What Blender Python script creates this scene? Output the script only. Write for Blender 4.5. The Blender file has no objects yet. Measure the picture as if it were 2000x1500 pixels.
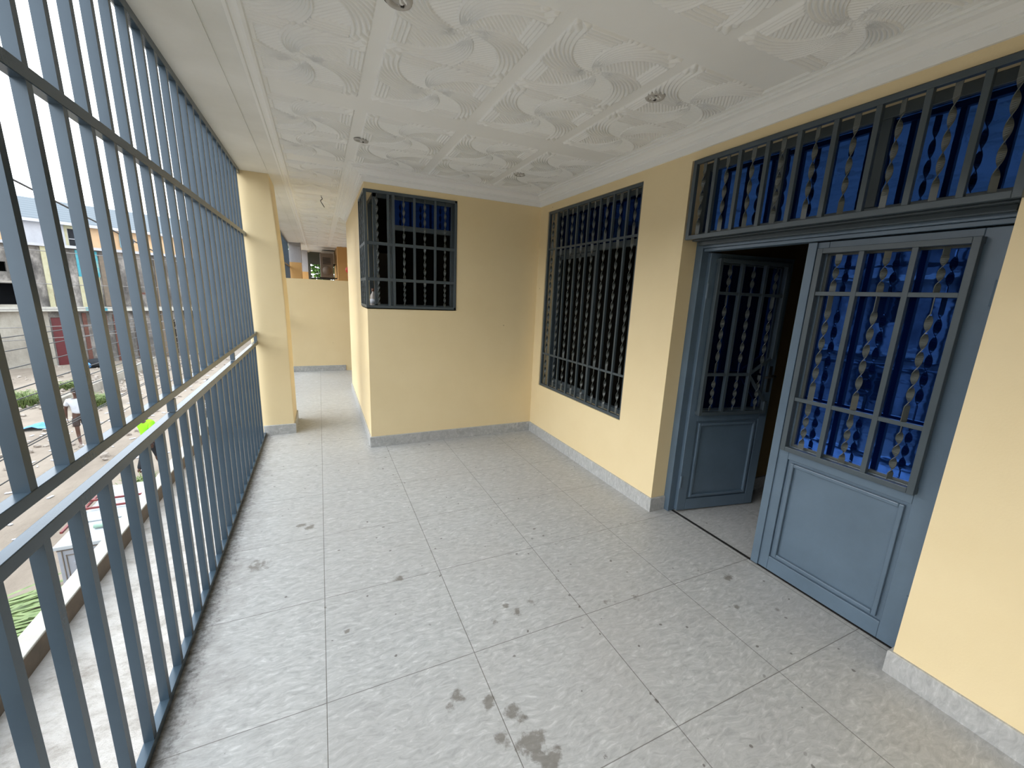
import bpy, bmesh, math, random
import numpy as np
from mathutils import Matrix, Vector
random.seed(7)
PI = math.pi
S = bpy.context.scene
COL = S.collection

# ------------------------------------------------------------------ camera, sky, exposure
cam_d = bpy.data.cameras.new('camera'); cam = bpy.data.objects.new('camera', cam_d); COL.objects.link(cam)
R_ = (0.9074719, -0.4179764, 0.0423132); U_ = (0.0504817, 0.2084782, 0.9767233); F_ = (0.4170687, 0.8842129, -0.2102883)
cam.matrix_world = Matrix(((R_[0], U_[0], -F_[0], 0.05105), (R_[1], U_[1], -F_[1], -1.43372), (R_[2], U_[2], -F_[2], 1.56122), (0, 0, 0, 1)))
cam_d.sensor_fit = 'HORIZONTAL'; cam_d.sensor_width = 36.0; cam_d.lens = 798.71 / 2000 * 36
cam_d.clip_start = 0.02; cam_d.clip_end = 400
S.camera = cam
S.view_settings.view_transform = 'Standard'; S.view_settings.look = 'None'
S.view_settings.gamma = 1; S.view_settings.use_curve_mapping = False
S.view_settings.exposure = 0.72

W = bpy.data.worlds.new('sky'); S.world = W; W.use_nodes = True
nt = W.node_tree; nt.nodes.clear()
wo = nt.nodes.new('ShaderNodeOutputWorld'); bg = nt.nodes.new('ShaderNodeBackground')
tc = nt.nodes.new('ShaderNodeTexCoord'); sx = nt.nodes.new('ShaderNodeSeparateXYZ')
cr = nt.nodes.new('ShaderNodeValToRGB')
nt.links.new(tc.outputs['Generated'], sx.inputs[0]); nt.links.new(sx.outputs['Z'], cr.inputs[0])
e = cr.color_ramp.elements
e[0].position = 0.0; e[0].color = (0.93, 0.965, 1.0, 1)
e[1].position = 0.7; e[1].color = (0.80, 0.90, 1.0, 1)
nt.links.new(cr.outputs[0], bg.inputs[0]); bg.inputs[1].default_value = 2.5
nt.links.new(bg.outputs[0], wo.inputs[0])
sun_d = bpy.data.lights.new('sun', 'SUN'); sun = bpy.data.objects.new('sun', sun_d); COL.objects.link(sun)
sun_d.energy = 2.0; sun_d.angle = math.radians(60); sun_d.color = (1.0, 0.97, 0.93)
sun.rotation_euler = Vector((-0.9, 0.12, 0.62)).to_track_quat('Z', 'Y').to_euler()   # veiled sun, high behind on the street side

# ------------------------------------------------------------------ materials
def lin(r, g, b):
    f = lambda c: (c / 255 / 12.92) if c / 255 <= .04045 else ((c / 255 + .055) / 1.055) ** 2.4
    return (f(r), f(g), f(b), 1)

class N:
    def __init__(s, name):
        s.m = bpy.data.materials.new(name); s.m.use_nodes = True
        s.t = s.m.node_tree; s.p = s.t.nodes['Principled BSDF']
        s._c = None
    def n(s, kind, **kw):
        x = s.t.nodes.new(kind)
        for k, v in kw.items(): setattr(x, k, v)
        return x
    def l(s, a, b): s.t.links.new(a, b)
    def obj(s):
        if not s._c: s._c = s.n('ShaderNodeTexCoord')
        return s._c.outputs['Object']
    def geo(s):
        g = s.n('ShaderNodeNewGeometry'); return g.outputs['Position']
    def mapping(s, src, scale=(1, 1, 1), rot=(0, 0, 0), loc=(0, 0, 0)):
        m = s.n('ShaderNodeMapping'); m.inputs['Scale'].default_value = scale; m.inputs['Rotation'].default_value = rot
        m.inputs['Location'].default_value = loc; s.l(src, m.inputs[0]); return m.outputs[0]
    def noise(s, src, scale, detail=4, rough=.5, dist=0):
        x = s.n('ShaderNodeTexNoise'); x.inputs['Scale'].default_value = scale; x.inputs['Detail'].default_value = detail
        x.inputs['Roughness'].default_value = rough; x.inputs['Distortion'].default_value = dist
        s.l(src, x.inputs['Vector']); return x.outputs['Fac']
    def ramp(s, src, stops):
        x = s.n('ShaderNodeValToRGB'); s.l(src, x.inputs[0]); el = x.color_ramp.elements
        while len(el) < len(stops): el.new(.5)
        for q, (p, c) in zip(el, stops): q.position = p; q.color = c if len(c) == 4 else (*c, 1)
        return x.outputs[0]
    def rng(s, src, a, b, c=0, d=1):
        x = s.n('ShaderNodeMapRange'); s.l(src, x.inputs[0])
        for i, v in enumerate((a, b, c, d)): x.inputs[i + 1].default_value = v
        return x.outputs[0]
    def math(s, op, a, b=None, clamp=False):
        x = s.n('ShaderNodeMath', operation=op, use_clamp=clamp)
        for i, v in enumerate((a, b)):
            if v is None: continue
            if isinstance(v, (int, float)): x.inputs[i].default_value = v
            else: s.l(v, x.inputs[i])
        return x.outputs[0]
    def mix(s, f, a, b, mode='MIX'):
        x = s.n('ShaderNodeMix', data_type='RGBA', blend_type=mode)
        if isinstance(f, (int, float)): x.inputs[0].default_value = f
        else: s.l(f, x.inputs[0])
        for i, v in ((6, a), (7, b)):
            if isinstance(v, tuple): x.inputs[i].default_value = v
            else: s.l(v, x.inputs[i])
        return x.outputs[2]
    def bump(s, h, strength=.3, dist=.01):
        x = s.n('ShaderNodeBump'); x.inputs['Strength'].default_value = strength; x.inputs['Distance'].default_value = dist
        s.l(h, x.inputs['Height']); s.l(x.outputs[0], s.p.inputs['Normal'])
    def col(s, c):
        if isinstance(c, tuple): s.p.inputs['Base Color'].default_value = c
        else: s.l(c, s.p.inputs['Base Color'])
    def set(s, **kw):
        for k, v in kw.items(): s.p.inputs[k].default_value = v
        return s

def varied(name, c1, c2, scale=3, rough=.6, bumpy=0, bscale=60, spec=.5, metal=0):
    x = N(name); g = x.geo()
    x.col(x.mix(x.rng(x.noise(g, scale, 6, .6), .3, .7), c1, c2))
    x.set(Roughness=rough, Metallic=metal); x.p.inputs['Specular IOR Level'].default_value = spec
    if bumpy: x.bump(x.noise(g, bscale, 5, .6), bumpy, .01)
    return x.m

M_ = {}
# cream wall paint with light roller texture and a few scuffs
x = N('cream wall paint'); g = x.geo()
base = x.mix(x.rng(x.noise(g, 1.6, 5, .6), .3, .7), lin(230, 209, 164), lin(235, 215, 172))
sm = x.rng(x.noise(x.mapping(g, (1, 1, .5)), 3.1, 6, .7), .66, .8, 0, .35)
base = x.mix(sm, base, lin(178, 158, 118))
v = x.n('ShaderNodeTexVoronoi'); v.inputs['Scale'].default_value = 5.5; x.l(g, v.inputs['Vector'])
dot = x.math('MULTIPLY', x.rng(v.outputs['Distance'], .035, .02), x.rng(x.noise(g, 1.7, 2), .54, .58))
base = x.mix(dot, base, lin(128, 104, 72))
x.col(base); x.set(Roughness=.55); x.bump(x.noise(g, 140, 3, .6), .12, .004); M_['wall'] = x.m
M_['ochre'] = varied('ochre wall paint', lin(196, 152, 92), lin(205, 162, 102), 1.5, .7, .1)
M_['white'] = varied('white ceiling plaster', lin(243, 243, 241), lin(237, 237, 234), 1.3, .75, .06, 90)
M_['beam'] = varied('smudged white beam plaster', lin(236, 236, 233), lin(222, 222, 217), 1.9, .75, .12, 40)

def tile_mat(name, stains, grid=True):
    x = N(name); g = x.geo()
    wob = x.n('ShaderNodeVectorMath', operation='ADD')
    nz = x.n('ShaderNodeTexNoise'); nz.inputs['Scale'].default_value = 4; nz.inputs['Detail'].default_value = 3; x.l(g, nz.inputs['Vector'])
    sc = x.n('ShaderNodeVectorMath', operation='SCALE'); sc.inputs['Scale'].default_value = .10; x.l(nz.outputs['Color'], sc.inputs[0])
    x.l(g, wob.inputs[0]); x.l(sc.outputs[0], wob.inputs[1])
    st = x.mapping(wob.outputs[0], (20, 62, 20), (0, 0, .75))
    streak = x.noise(st, 1.0, 6, .66, .7)
    base = x.ramp(streak, [(.28, lin(148, 149, 148)), (.46, lin(170, 171, 170)), (.58, lin(181, 182, 181)), (.72, lin(206, 207, 206))])
    base = x.mix(x.rng(x.noise(g, 1.2, 4), .35, .7, 0, .35), base, lin(166, 162, 158))
    sp = x.n('ShaderNodeSeparateXYZ'); x.l(g, sp.inputs[0])
    rough = None
    if grid:
        lines = []
        for ax in ('X', 'Y'):
            a = x.math('DIVIDE', sp.outputs[ax], .6)
            a = x.math('FRACT', x.math('ADD', a, .5)); a = x.math('ABSOLUTE', x.math('SUBTRACT', a, .5))
            lines.append(a)
        near = x.math('MINIMUM', *lines)
        joint = x.rng(near, .0032, .0016)
        base = x.mix(x.math('MULTIPLY', joint, .8), base, lin(92, 88, 82))
        x.bump(x.rng(near, .001, .005), .4, .002)
    if stains:
        # grime along the railing edge, scattered specks, dried puddle marks
        n1 = x.noise(g, 7, 8, .72); n2 = x.noise(g, 38, 6, .75)
        edge = x.rng(sp.outputs['X'], -.24, -.50)
        e2 = x.rng(x.math('ADD', x.math('MULTIPLY', edge, .34), n1), .62, 1.0, 0, .6)
        base = x.mix(x.math('MULTIPLY', e2, x.rng(sp.outputs['Y'], -4.5, 2.9, 1, .8)), base, lin(104, 96, 90))
        e3 = x.rng(x.math('ADD', x.math('MULTIPLY', x.rng(sp.outputs['X'], -.40, -.50), .3), n2), .70, .9, 0, .7)
        base = x.mix(x.math('MULTIPLY', e3, x.rng(sp.outputs['X'], -.28, -.36)), base, lin(70, 64, 60))
        for scl, thr, seed in ((5.5, .075, 0), (11, .11, 3.3), (19, .14, 9.1)):
            vv = x.n('ShaderNodeTexVoronoi'); vv.inputs['Scale'].default_value = scl
            mp = x.mapping(wob.outputs[0], (1, 1, 0), (0, 0, .3), (seed, seed * .7, 0)); x.l(mp, vv.inputs['Vector'])
            wn = x.n('ShaderNodeTexWhiteNoise', noise_dimensions='3D'); x.l(vv.outputs['Position'], wn.inputs['Vector'])
            k = x.math('MULTIPLY', x.rng(x.math('ADD', vv.outputs['Distance'], x.math('MULTIPLY', x.math('SUBTRACT', n2, .5), .22)), thr, thr * .75), x.rng(wn.outputs['Value'], .83, .90))
            base = x.mix(x.math('MULTIPLY', k, .7), base, lin(78, 72, 66))
        tot = None
        n3 = x.noise(g, 20, 5, .65)
        for (px, py, r, s_) in stains:
            d = x.n('ShaderNodeVectorMath', operation='DISTANCE'); x.l(g, d.inputs[0]); d.inputs[1].default_value = (px, py, 0)
            k = x.rng(d.outputs['Value'], 0, r, s_, 0)
            tot = k if tot is None else x.math('MAXIMUM', tot, k)
        k = x.rng(x.math('ADD', tot, x.math('MULTIPLY', x.math('SUBTRACT', n3, .5), 2.2)), .42, .72)
        k = x.math('MULTIPLY', k, x.rng(tot, .0, .12))
        base = x.mix(x.math('MULTIPLY', k, .62), base, lin(88, 80, 68))
    x.col(base); x.set(Roughness=.42); x.p.inputs['Specular IOR Level'].default_value = .4
    return x.m
STAINS = [(.661, -.443, .10, 1), (.648, -.319, .07, 1), (.575, -.238, .05, 1), (.69, -.50, .09, 1), (.468, -.166, .05, .8), (.438, -.209, .05, .6),
          (.846, .197, .035, .9), (.757, .134, .03, 1), (.985, .18, .06, .6), (.88, .146, .05, .7), (1.377, .043, .08, .6), (1.52, .006, .07, .55), (-.131, 1.388, .05, 1),
          (-.083, 1.337, .05, .9), (.375, .605, .045, 1), (.088, .336, .03, 1), (2.141, -.075, .05, 1), (2.17, -.357, .04, .8), (1.983, -.26, .035, .9), (.57, -.376, .06, .7), (-.34, 1.02, .10, .9)]
M_['tile'] = tile_mat('grey streaked floor tile', STAINS)
M_['skirt'] = tile_mat('grey skirting tile', [], False)

def paint(name, c1, c2, rough=.38, bumpy=.06):
    x = N(name); g = x.geo()
    x.col(x.mix(x.rng(x.noise(g, 5, 5, .6), .3, .7), c1, c2)); x.set(Roughness=rough)
    x.bump(x.noise(x.mapping(g, (1, 1, .5)), 45, 4, .6), bumpy, .006); return x.m
M_['rail'] = paint('blue grey railing paint', lin(62, 78, 90), lin(56, 71, 83), .26, .03)
M_['rail'].node_tree.nodes['Principled BSDF'].inputs['Metallic'].default_value = .2
M_['door'] = paint('blue grey door paint', lin(92, 110, 126), lin(84, 101, 116), .28, .10)
M_['grille'] = paint('dark grey grille paint', lin(72, 82, 88), lin(64, 74, 80), .34)
M_['twist'] = paint('grey twisted iron', lin(88, 92, 90), lin(74, 79, 78), .24)
M_['dark'] = varied('dark rubber and metal', lin(30, 30, 30), lin(40, 38, 36), 8, .5)
M_['chrome'] = varied('chrome', lin(190, 190, 186), lin(170, 168, 160), 30, .25, metal=.9)

x = N('blue mirror glass'); g = x.geo()
x.t.nodes.remove(x.p)
gl = x.n('ShaderNodeBsdfGlossy'); gl.inputs['Color'].default_value = (.055, .17, .60, 1); gl.inputs['Roughness'].default_value = .03
tr = x.n('ShaderNodeBsdfTransparent'); tr.inputs['Color'].default_value = (.02, .06, .22, 1)
df = x.n('ShaderNodeBsdfDiffuse'); df.inputs['Color'].default_value = (.004, .018, .10, 1)
bp = x.n('ShaderNodeBump'); bp.inputs['Strength'].default_value = .03; bp.inputs['Distance'].default_value = .01
x.l(x.noise(x.mapping(g, (1, 1, 2)), 9, 2), bp.inputs['Height']); x.l(bp.outputs[0], gl.inputs['Normal'])
m1 = x.n('ShaderNodeMixShader'); m1.inputs[0].default_value = .5; x.l(tr.outputs[0], m1.inputs[1]); x.l(df.outputs[0], m1.inputs[2])
m2 = x.n('ShaderNodeMixShader'); m2.inputs[0].default_value = .55; x.l(m1.outputs[0], m2.inputs[1]); x.l(gl.outputs[0], m2.inputs[2])
x.l(m2.outputs[0], x.t.nodes['Material Output'].inputs[0]); M_['blue'] = x.m

m = M_['blue'].copy(); m.name = 'blue glass with darkened reflection'; M_['bluedim'] = m  # same glass, its weaker reflection set by a darker gloss colour
for n_ in m.node_tree.nodes:
    if n_.type == 'BSDF_GLOSSY': n_.inputs['Color'].default_value = (.012, .035, .15, 1)
M_['sand'] = (lambda x: (x.col(x.mix(x.rng(x.noise(x.mapping(x.geo(), (1, .45, 1)), .8, 8, .65), .35, .65), lin(122, 110, 97), lin(146, 134, 120))),
                         x.set(Roughness=.95), x.bump(x.noise(x.geo(), 6, 8, .7), .5, .08), x.m)[-1])(N('sandy street ground'))
x = N('rough cement screed'); g = x.geo()
x.col(x.ramp(x.noise(x.mapping(g, (1, 1.6, 1)), 5, 9, .75), [(.3, lin(140, 132, 122)), (.5, lin(186, 180, 173)), (.7, lin(206, 202, 197))]))
x.set(Roughness=.9); x.bump(x.noise(x.mapping(g, (1, 1.8, 1)), 14, 9, .7), .9, .03); M_['cement'] = x.m
M_['coping'] = varied('pale cement coping', lin(172, 169, 160), lin(156, 152, 143), 6, .85, .15)
M_['copingdark'] = varied('brown stained cement', lin(112, 98, 84), lin(92, 84, 74), 7, .9, .2)
def grime(name, c1, c2, c3, sc=1.2):
    x = N(name); g = x.geo()
    b = x.ramp(x.noise(x.mapping(g, (1, 1, .55)), sc, 10, .72), [(.32, c1), (.5, c2), (.66, c3)])
    x.col(b); x.set(Roughness=.92); x.bump(x.noise(g, 9, 6, .7), .4, .04); return x.m
M_['derelict'] = grime('weathered grey concrete', lin(52, 50, 50), lin(98, 94, 90), lin(150, 144, 138))
M_['render'] = grime('stained pale render', lin(110, 103, 94), lin(138, 132, 121), lin(158, 153, 142), .7)
M_['turq'] = grime('flaking turquoise paint', lin(51, 119, 134), lin(71, 143, 156), lin(150, 158, 136), 2.2)
M_['yellowpl'] = grime('stained yellow plaster', lin(138, 131, 103), lin(163, 158, 129), lin(172, 168, 144), 1.5)
M_['orange'] = grime('pale orange plaster', lin(176, 144, 110), lin(191, 158, 122), lin(194, 165, 131), .5)
M_['offwhite'] = grime('off white plaster', lin(154, 154, 157), lin(166, 166, 170), lin(171, 171, 173), .8)
M_['red'] = varied('dark red painted metal', lin(88, 21, 26), lin(75, 18, 22), 4, .5)
M_['brown'] = varied('rusty brown wood', lin(77, 46, 38), lin(96, 61, 50), 5, .85)
M_['black'] = varied('dark opening', lin(16, 20, 26), lin(24, 28, 34), 3, .8)
x = N('grey blue roof sheets'); g = x.geo()
w = x.n('ShaderNodeTexWave', bands_direction='Z'); w.inputs['Scale'].default_value = 1.6; x.l(g, w.inputs['Vector'])
x.col(x.mix(x.rng(w.outputs['Fac'], .0, .25), lin(66, 74, 80), lin(86, 95, 101))); x.set(Roughness=.7); M_['roof'] = x.m
M_['ltblue'] = varied('light blue panel', lin(120, 157, 171), lin(104, 142, 160), 3, .6)
M_['rubble'] = varied('rubble stone', lin(132, 121, 111), lin(165, 155, 144), 8, .9, .3)
M_['grass'] = varied('dry green grass', lin(70, 96, 44), lin(118, 128, 72), 9, .8)
M_['leaf'] = varied('bright green leaves', lin(48, 84, 22), lin(104, 142, 48), 6, .7)
M_['palm'] = varied('pale green palm leaf', lin(74, 96, 44), lin(128, 144, 88), 7, .6)
M_['tarp'] = varied('light blue plastic sheet', lin(86, 150, 210), lin(70, 130, 196), 6, .4)
M_['cabinet'] = varied('pale grey sheet metal', lin(150, 153, 160), lin(140, 143, 150), 4, .5)
M_['whitesheet'] = varied('white roof sheet', lin(172, 177, 180), lin(160, 165, 168), 4, .6)
M_['redtube'] = varied('brick red square tube', lin(124, 48, 46), lin(104, 38, 38), 6, .5)
M_['greentube'] = varied('pale green pipe', lin(140, 166, 150), lin(124, 150, 136), 6, .5)
M_['cable'] = varied('black cable', lin(28, 28, 30), lin(36, 36, 38), 5, .6)
M_['greycable'] = varied('grey weathered cable', lin(96, 94, 92), lin(120, 116, 112), 5, .7)
M_['skin'] = varied('dark brown skin', lin(70, 46, 36), lin(82, 54, 42), 8, .5)
M_['hair'] = varied('short black hair', lin(14, 12, 12), lin(22, 18, 18), 20, .9)
M_['neon'] = varied('neon green cloth', lin(150, 235, 20), lin(130, 215, 20), 6, .8)
M_['shirtw'] = varied('white cloth', lin(205, 208, 214), lin(188, 190, 198), 8, .85)
M_['shirtg'] = varied('grey cloth', lin(150, 154, 160), lin(130, 134, 140), 8, .85)
M_['trouser'] = varied('black cloth', lin(24, 26, 32), lin(34, 36, 42), 8, .85)
M_['shorts'] = varied('dark brown cloth', lin(52, 40, 38), lin(64, 50, 46), 8, .85)
M_['acbrown'] = varied('brown grey unit casing', lin(118, 106, 94), lin(104, 94, 84), 5, .6)
M_['acwhite'] = varied('off white unit casing', lin(190, 186, 180), lin(176, 172, 166), 5, .6)
M_['ornred'] = varied('red lacquer', lin(196, 52, 30), lin(176, 40, 26), 6, .5)
M_['ornyel'] = varied('yellow tassel', lin(238, 204, 90), lin(226, 186, 70), 6, .6)
M_['plastic'] = varied('cloudy clear plastic', lin(190, 184, 178), lin(160, 150, 142), 25, .3)
M_['clotho'] = varied('orange brown cap', lin(120, 84, 64), lin(104, 70, 54), 25, .6)

# ------------------------------------------------------------------ mesh helpers
def bx(bm, x0, x1, y0, y1, z0, z1, rot=None):
    vs = [bm.verts.new(((x0, x1)[i & 1], (y0, y1)[i >> 1 & 1], (z0, z1)[i >> 2 & 1])) for i in range(8)]
    if rot: bmesh.ops.transform(bm, matrix=rot, verts=vs)
    for f in ((0, 2, 3, 1), (4, 5, 7, 6), (0, 1, 5, 4), (2, 6, 7, 3), (0, 4, 6, 2), (1, 3, 7, 5)): bm.faces.new([vs[i] for i in f])
    return vs
def tube(bm, p0, p1, r, n=8, r1=None, cap=True):
    p0, p1 = Vector(p0), Vector(p1); d = (p1 - p0).normalized()
    a = d.orthogonal().normalized(); b = d.cross(a); r1 = r if r1 is None else r1
    A = [bm.verts.new(p0 + (a * math.cos(t) + b * math.sin(t)) * r) for t in [2 * PI * i / n for i in range(n)]]
    B = [bm.verts.new(p1 + (a * math.cos(t) + b * math.sin(t)) * r1) for t in [2 * PI * i / n for i in range(n)]]
    for i in range(n): bm.faces.new((A[i], A[(i + 1) % n], B[(i + 1) % n], B[i]))
    if cap: bm.faces.new(A[::-1]); bm.faces.new(B)
def bar(bm, p0, p1, wx, wy):          # rectangular bar between two points, section wx (along side) by wy
    p0, p1 = Vector(p0), Vector(p1); d = p1 - p0; L = d.length
    q = d.to_track_quat('Z', 'Y').to_matrix().to_4x4(); q.translation = p0
    bx(bm, -wx / 2, wx / 2, -wy / 2, wy / 2, 0, L, q)
def lathe(bm, prof, cx=0, cy=0, n=20, zaxis=True):
    rings = []
    for r, z in prof:
        rings.append([bm.verts.new((cx + r * math.cos(2 * PI * i / n), cy + r * math.sin(2 * PI * i / n), z)) for i in range(n)])
    for A, B in zip(rings, rings[1:]):
        for i in range(n): bm.faces.new((A[i], A[(i + 1) % n], B[(i + 1) % n], B[i]))
    if prof[0][0] > 1e-5: bm.faces.new(rings[0][::-1])
    if prof[-1][0] > 1e-5: bm.faces.new(rings[-1])
def obj(name, bm, mat, parent=None, smooth=False, bevel=0):
    bmesh.ops.recalc_face_normals(bm, faces=bm.faces)
    me = bpy.data.meshes.new(name); bm.to_mesh(me); bm.free()
    me.materials.append(M_[mat] if isinstance(mat, str) else mat)
    if smooth:
        for p in me.polygons: p.use_smooth = True
    o = bpy.data.objects.new(name, me); COL.objects.link(o)
    if parent: o.parent = parent
    if bevel:
        b = o.modifiers.new('b', 'BEVEL'); b.width = bevel; b.segments = 2; b.limit_method = 'ANGLE'; b.harden_normals = False
    return o
def nb(): return bmesh.new()
def tag(o, label, cat, group=None, kind=None):
    o['label'] = label; o['category'] = cat
    if group: o['group'] = group
    if kind: o['kind'] = kind
    return o
def empty(name, loc, label, cat, group=None, kind=None, rz=0):
    o = bpy.data.objects.new(name, None); COL.objects.link(o); o.location = loc; o.rotation_euler = (0, 0, rz); o.empty_display_size = .1
    return tag(o, label, cat, group, kind)
def boxes(name, lst, mat, parent=None, bevel=0):
    bm = nb()
    for b in lst: bx(bm, *b)
    return obj(name, bm, mat, parent, bevel=bevel)
def copy_tree(o, parent=None):
    c = o.copy(); COL.objects.link(c); c.parent = parent
    for ch in list(o.children): copy_tree(ch, c)
    return c
def wall_cells(axis, t0, t1, a0, a1, z0, z1, holes):     # slab with rectangular holes, decomposed into boxes
    A = sorted({a0, a1, *[h[0] for h in holes], *[h[1] for h in holes]}); Z = sorted({z0, z1, *[h[2] for h in holes], *[h[3] for h in holes]})
    A = [a for a in A if a0 <= a <= a1]; Z = [z for z in Z if z0 <= z <= z1]; out = []
    for i in range(len(A) - 1):
        for j in range(len(Z) - 1):
            ca, cz = (A[i] + A[i + 1]) / 2, (Z[j] + Z[j + 1]) / 2
            if any(h[0] < ca < h[1] and h[2] < cz < h[3] for h in holes): continue
            out.append((t0, t1, A[i], A[i + 1], Z[j], Z[j + 1]) if axis == 'x' else (A[i], A[i + 1], t0, t1, Z[j], Z[j + 1]))
    return out
def sweep(bm, path, prof):            # path: plan points; prof: (offset to the left of the path, z)
    n = len(path); rings = []
    P = [Vector((p[0], p[1])) for p in path]
    for i in range(n):
        ds = []
        if i > 0: ds.append((P[i] - P[i - 1]).normalized())
        if i < n - 1: ds.append((P[i + 1] - P[i]).normalized())
        ns = [Vector((-d.y, d.x)) for d in ds]
        m = sum(ns, Vector((0, 0))).normalized(); m = m / max(.3, m.dot(ns[0]))
        rings.append([bm.verts.new((P[i].x + m.x * o, P[i].y + m.y * o, z)) for o, z in prof])
    k = len(prof)
    for A, B in zip(rings, rings[1:]):
        for j in range(k): bm.faces.new((A[j], A[(j + 1) % k], B[(j + 1) % k], B[j]))
    bm.faces.new(rings[0][::-1]); bm.faces.new(rings[-1])

CZ = 2.62     # ceiling height
# ------------------------------------------------------------------ the setting
tag(boxes('floor', [(-.545, 6.2, -5, 13.2, -.14, 0)], 'tile', bevel=.006), 'light grey streaked tile floor of the balcony with dark stains', 'floor', kind='structure')
ceil = tag(boxes('ceiling', [(-.235, 6.2, -5, 13.2, CZ, 2.9)], 'white'), 'white plaster ceiling with swirl patterned panels', 'ceiling', kind='structure')
# main wall with doorway and window
tag(boxes('wall_right', wall_cells('x', 2.26, 2.46, -5, 7.2, 0, CZ + .02, [(-.79, .69, -1, 2.45), (1.13, 2.545, .59, 2.43)]), 'wall'),
    'cream wall with the double door and the tall barred window', 'wall', kind='structure')
tag(boxes('wall_front', wall_cells('y', 2.71, 2.85, .46, 2.26, 0, CZ + .02, [(.3, 1.33, 1.40, 2.44)]), 'wall'),
    'cream wall facing the camera below the corner window', 'wall', kind='structure')
tag(boxes('wall_inner', wall_cells('x', .46, .60, 2.85, 5.38, 0, CZ + .02, [(2.6, 3.25, 1.40, 2.44)]) + [(.60, 2.26, 5.24, 5.38, 0, CZ + .02)], 'wall'),
    'cream side wall of the projecting room along the passage', 'wall', kind='structure')
M_['hallp'] = varied('ochre darkened for hallway shade', lin(128, 106, 66), lin(118, 98, 60), 2, .7)  # shade inside the hallway is put into this darker ochre
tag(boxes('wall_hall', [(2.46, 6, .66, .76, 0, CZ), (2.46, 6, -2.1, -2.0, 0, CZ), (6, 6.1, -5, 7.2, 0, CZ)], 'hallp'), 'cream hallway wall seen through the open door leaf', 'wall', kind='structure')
tag(boxes('wall_rear', [(.60, 6, 7.2, 7.3, 0, CZ), (2.46, 6, 2.9, 3.0, 0, CZ)], 'wall'), 'cream inner wall behind the projecting room', 'wall', kind='structure')
tag(boxes('light_block_wall', [(-.62, 2.26, -3.3, -3.1, 0, CZ)], 'wall'), 'added cream wall blocking light from behind the camera', 'wall', kind='structure')  # unseen wall, added to hold back light from the rear
M_['dim'] = varied('brown darkened for room shade', lin(62, 54, 44), lin(54, 47, 38), 2, .8)  # dimness of the unlit rooms, painted into added linings
tag(boxes('shade_lining', [(.60, 2.24, 5.20, 5.24, 0, CZ), (2.22, 2.26, 2.85, 5.20, 0, CZ), (.60, .62, 3.25, 5.20, 0, CZ), (.60, 2.22, 2.87, 5.2, 0, .02), (.60, 2.22, 2.87, 5.2, 2.57, CZ),
    (2.46, 6, .78, .80, 0, CZ), (5.9, 6, -2, 2.9, 0, CZ), (2.5, 6, 2.86, 2.9, 0, CZ), (2.5, 5.9, .8, 2.86, 0, .02), (2.5, 5.9, .8, 2.86, 2.57, CZ), (2.5, 5.9, -1.98, -1.94, 0, CZ), (2.6, 5.9, -1.94, .64, 2.55, CZ)], 'dim'), 'added dark brown lining painting the shade of the rooms behind the grilles', 'wall', kind='structure')
tag(boxes('wall_partition', [(-.49, 2.26, 7.08, 7.2, 0, 1.705)], 'wall'), 'low cream partition wall closing the passage below head height', 'wall', kind='structure')
tag(boxes('wall_far', [(.53, 6, 10.5, 10.7, 0, CZ), (.53, .68, 10.7, 13, 0, CZ), (2.3, 2.5, 7.3, 10.5, 0, CZ)], 'ochre'), 'ochre wall at the far end beyond the low partition', 'wall', kind='structure')
tag(boxes('wall_end', wall_cells('y', 13, 13.15, -.8, .6, 0, CZ, [(-.14, .52, 1.2, 2.26)]), varied('dark green grey end wall', lin(84, 88, 80), lin(72, 78, 72), 2, .7)), 'dark end wall with an opening onto green leaves', 'wall', kind='structure')
tag(boxes('added_panel', [(.70, 1.06, 5.15, 5.198, .02, 2.1), (.74, 1.02, 5.14, 5.15, .1, .95), (.74, 1.02, 5.14, 5.15, 1.05, 2.0)], varied('added grey panel', lin(150, 150, 150), lin(138, 138, 140), 3, .6)), 'added grey panel dimly seen through the left bay of the corner grille', 'door', kind='structure')  # added lighter panel, so the left bay looks brighter than the dark room
# street-side beam and its column(s)
tag(boxes('trim_1', [(-.62, -.33, -5, 13.2, 2.60, 3.0), (-.33, -.225, -5, 13.2, 2.606, 3.0)], 'beam'), 'smudged white beam soffit above the balcony railing', 'beam', kind='structure')
def column(y0, y1, lab, low='wall', split=None):
    bm = nb(); segs = [(0, -.492, -.262), (1.35, -.495, -.268), (1.9, -.51, -.285), (2.61, -.553, -.331)]
    rings = [[bm.verts.new(p) for p in ((a - .10, y0, z), (b, y0, z), (b, y1, z), (a - .10, y1, z))] for z, a, b in segs]
    for A, B in zip(rings, rings[1:]):
        for i in range(4): bm.faces.new((A[i], A[(i + 1) % 4], B[(i + 1) % 4], B[i]))
    bm.faces.new(rings[0][::-1]); bm.faces.new(rings[-1])
    return obj('trim_2', bm, low, bevel=.008)
c1 = tag(column(3.40, 3.95, ''), 'cream column at the end of the railing with grey tile foot', 'column', kind='structure')
tag(boxes('trim_3', [(-.56, -.30, 10.2, 10.55, 2.14, CZ), (-.40, -.20, 12.4, 12.7, 2.0, CZ)], 'offwhite'), 'white beam drops on the far columns', 'trim', kind='structure')
tag(boxes('trim_4', [(-.56, -.305, 10.2, 10.55, 0, 2.14), (-.40, -.205, 12.4, 12.7, 0, 2.0)], 'ochre'), 'ochre far columns beyond the partition', 'column', kind='structure')
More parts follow.
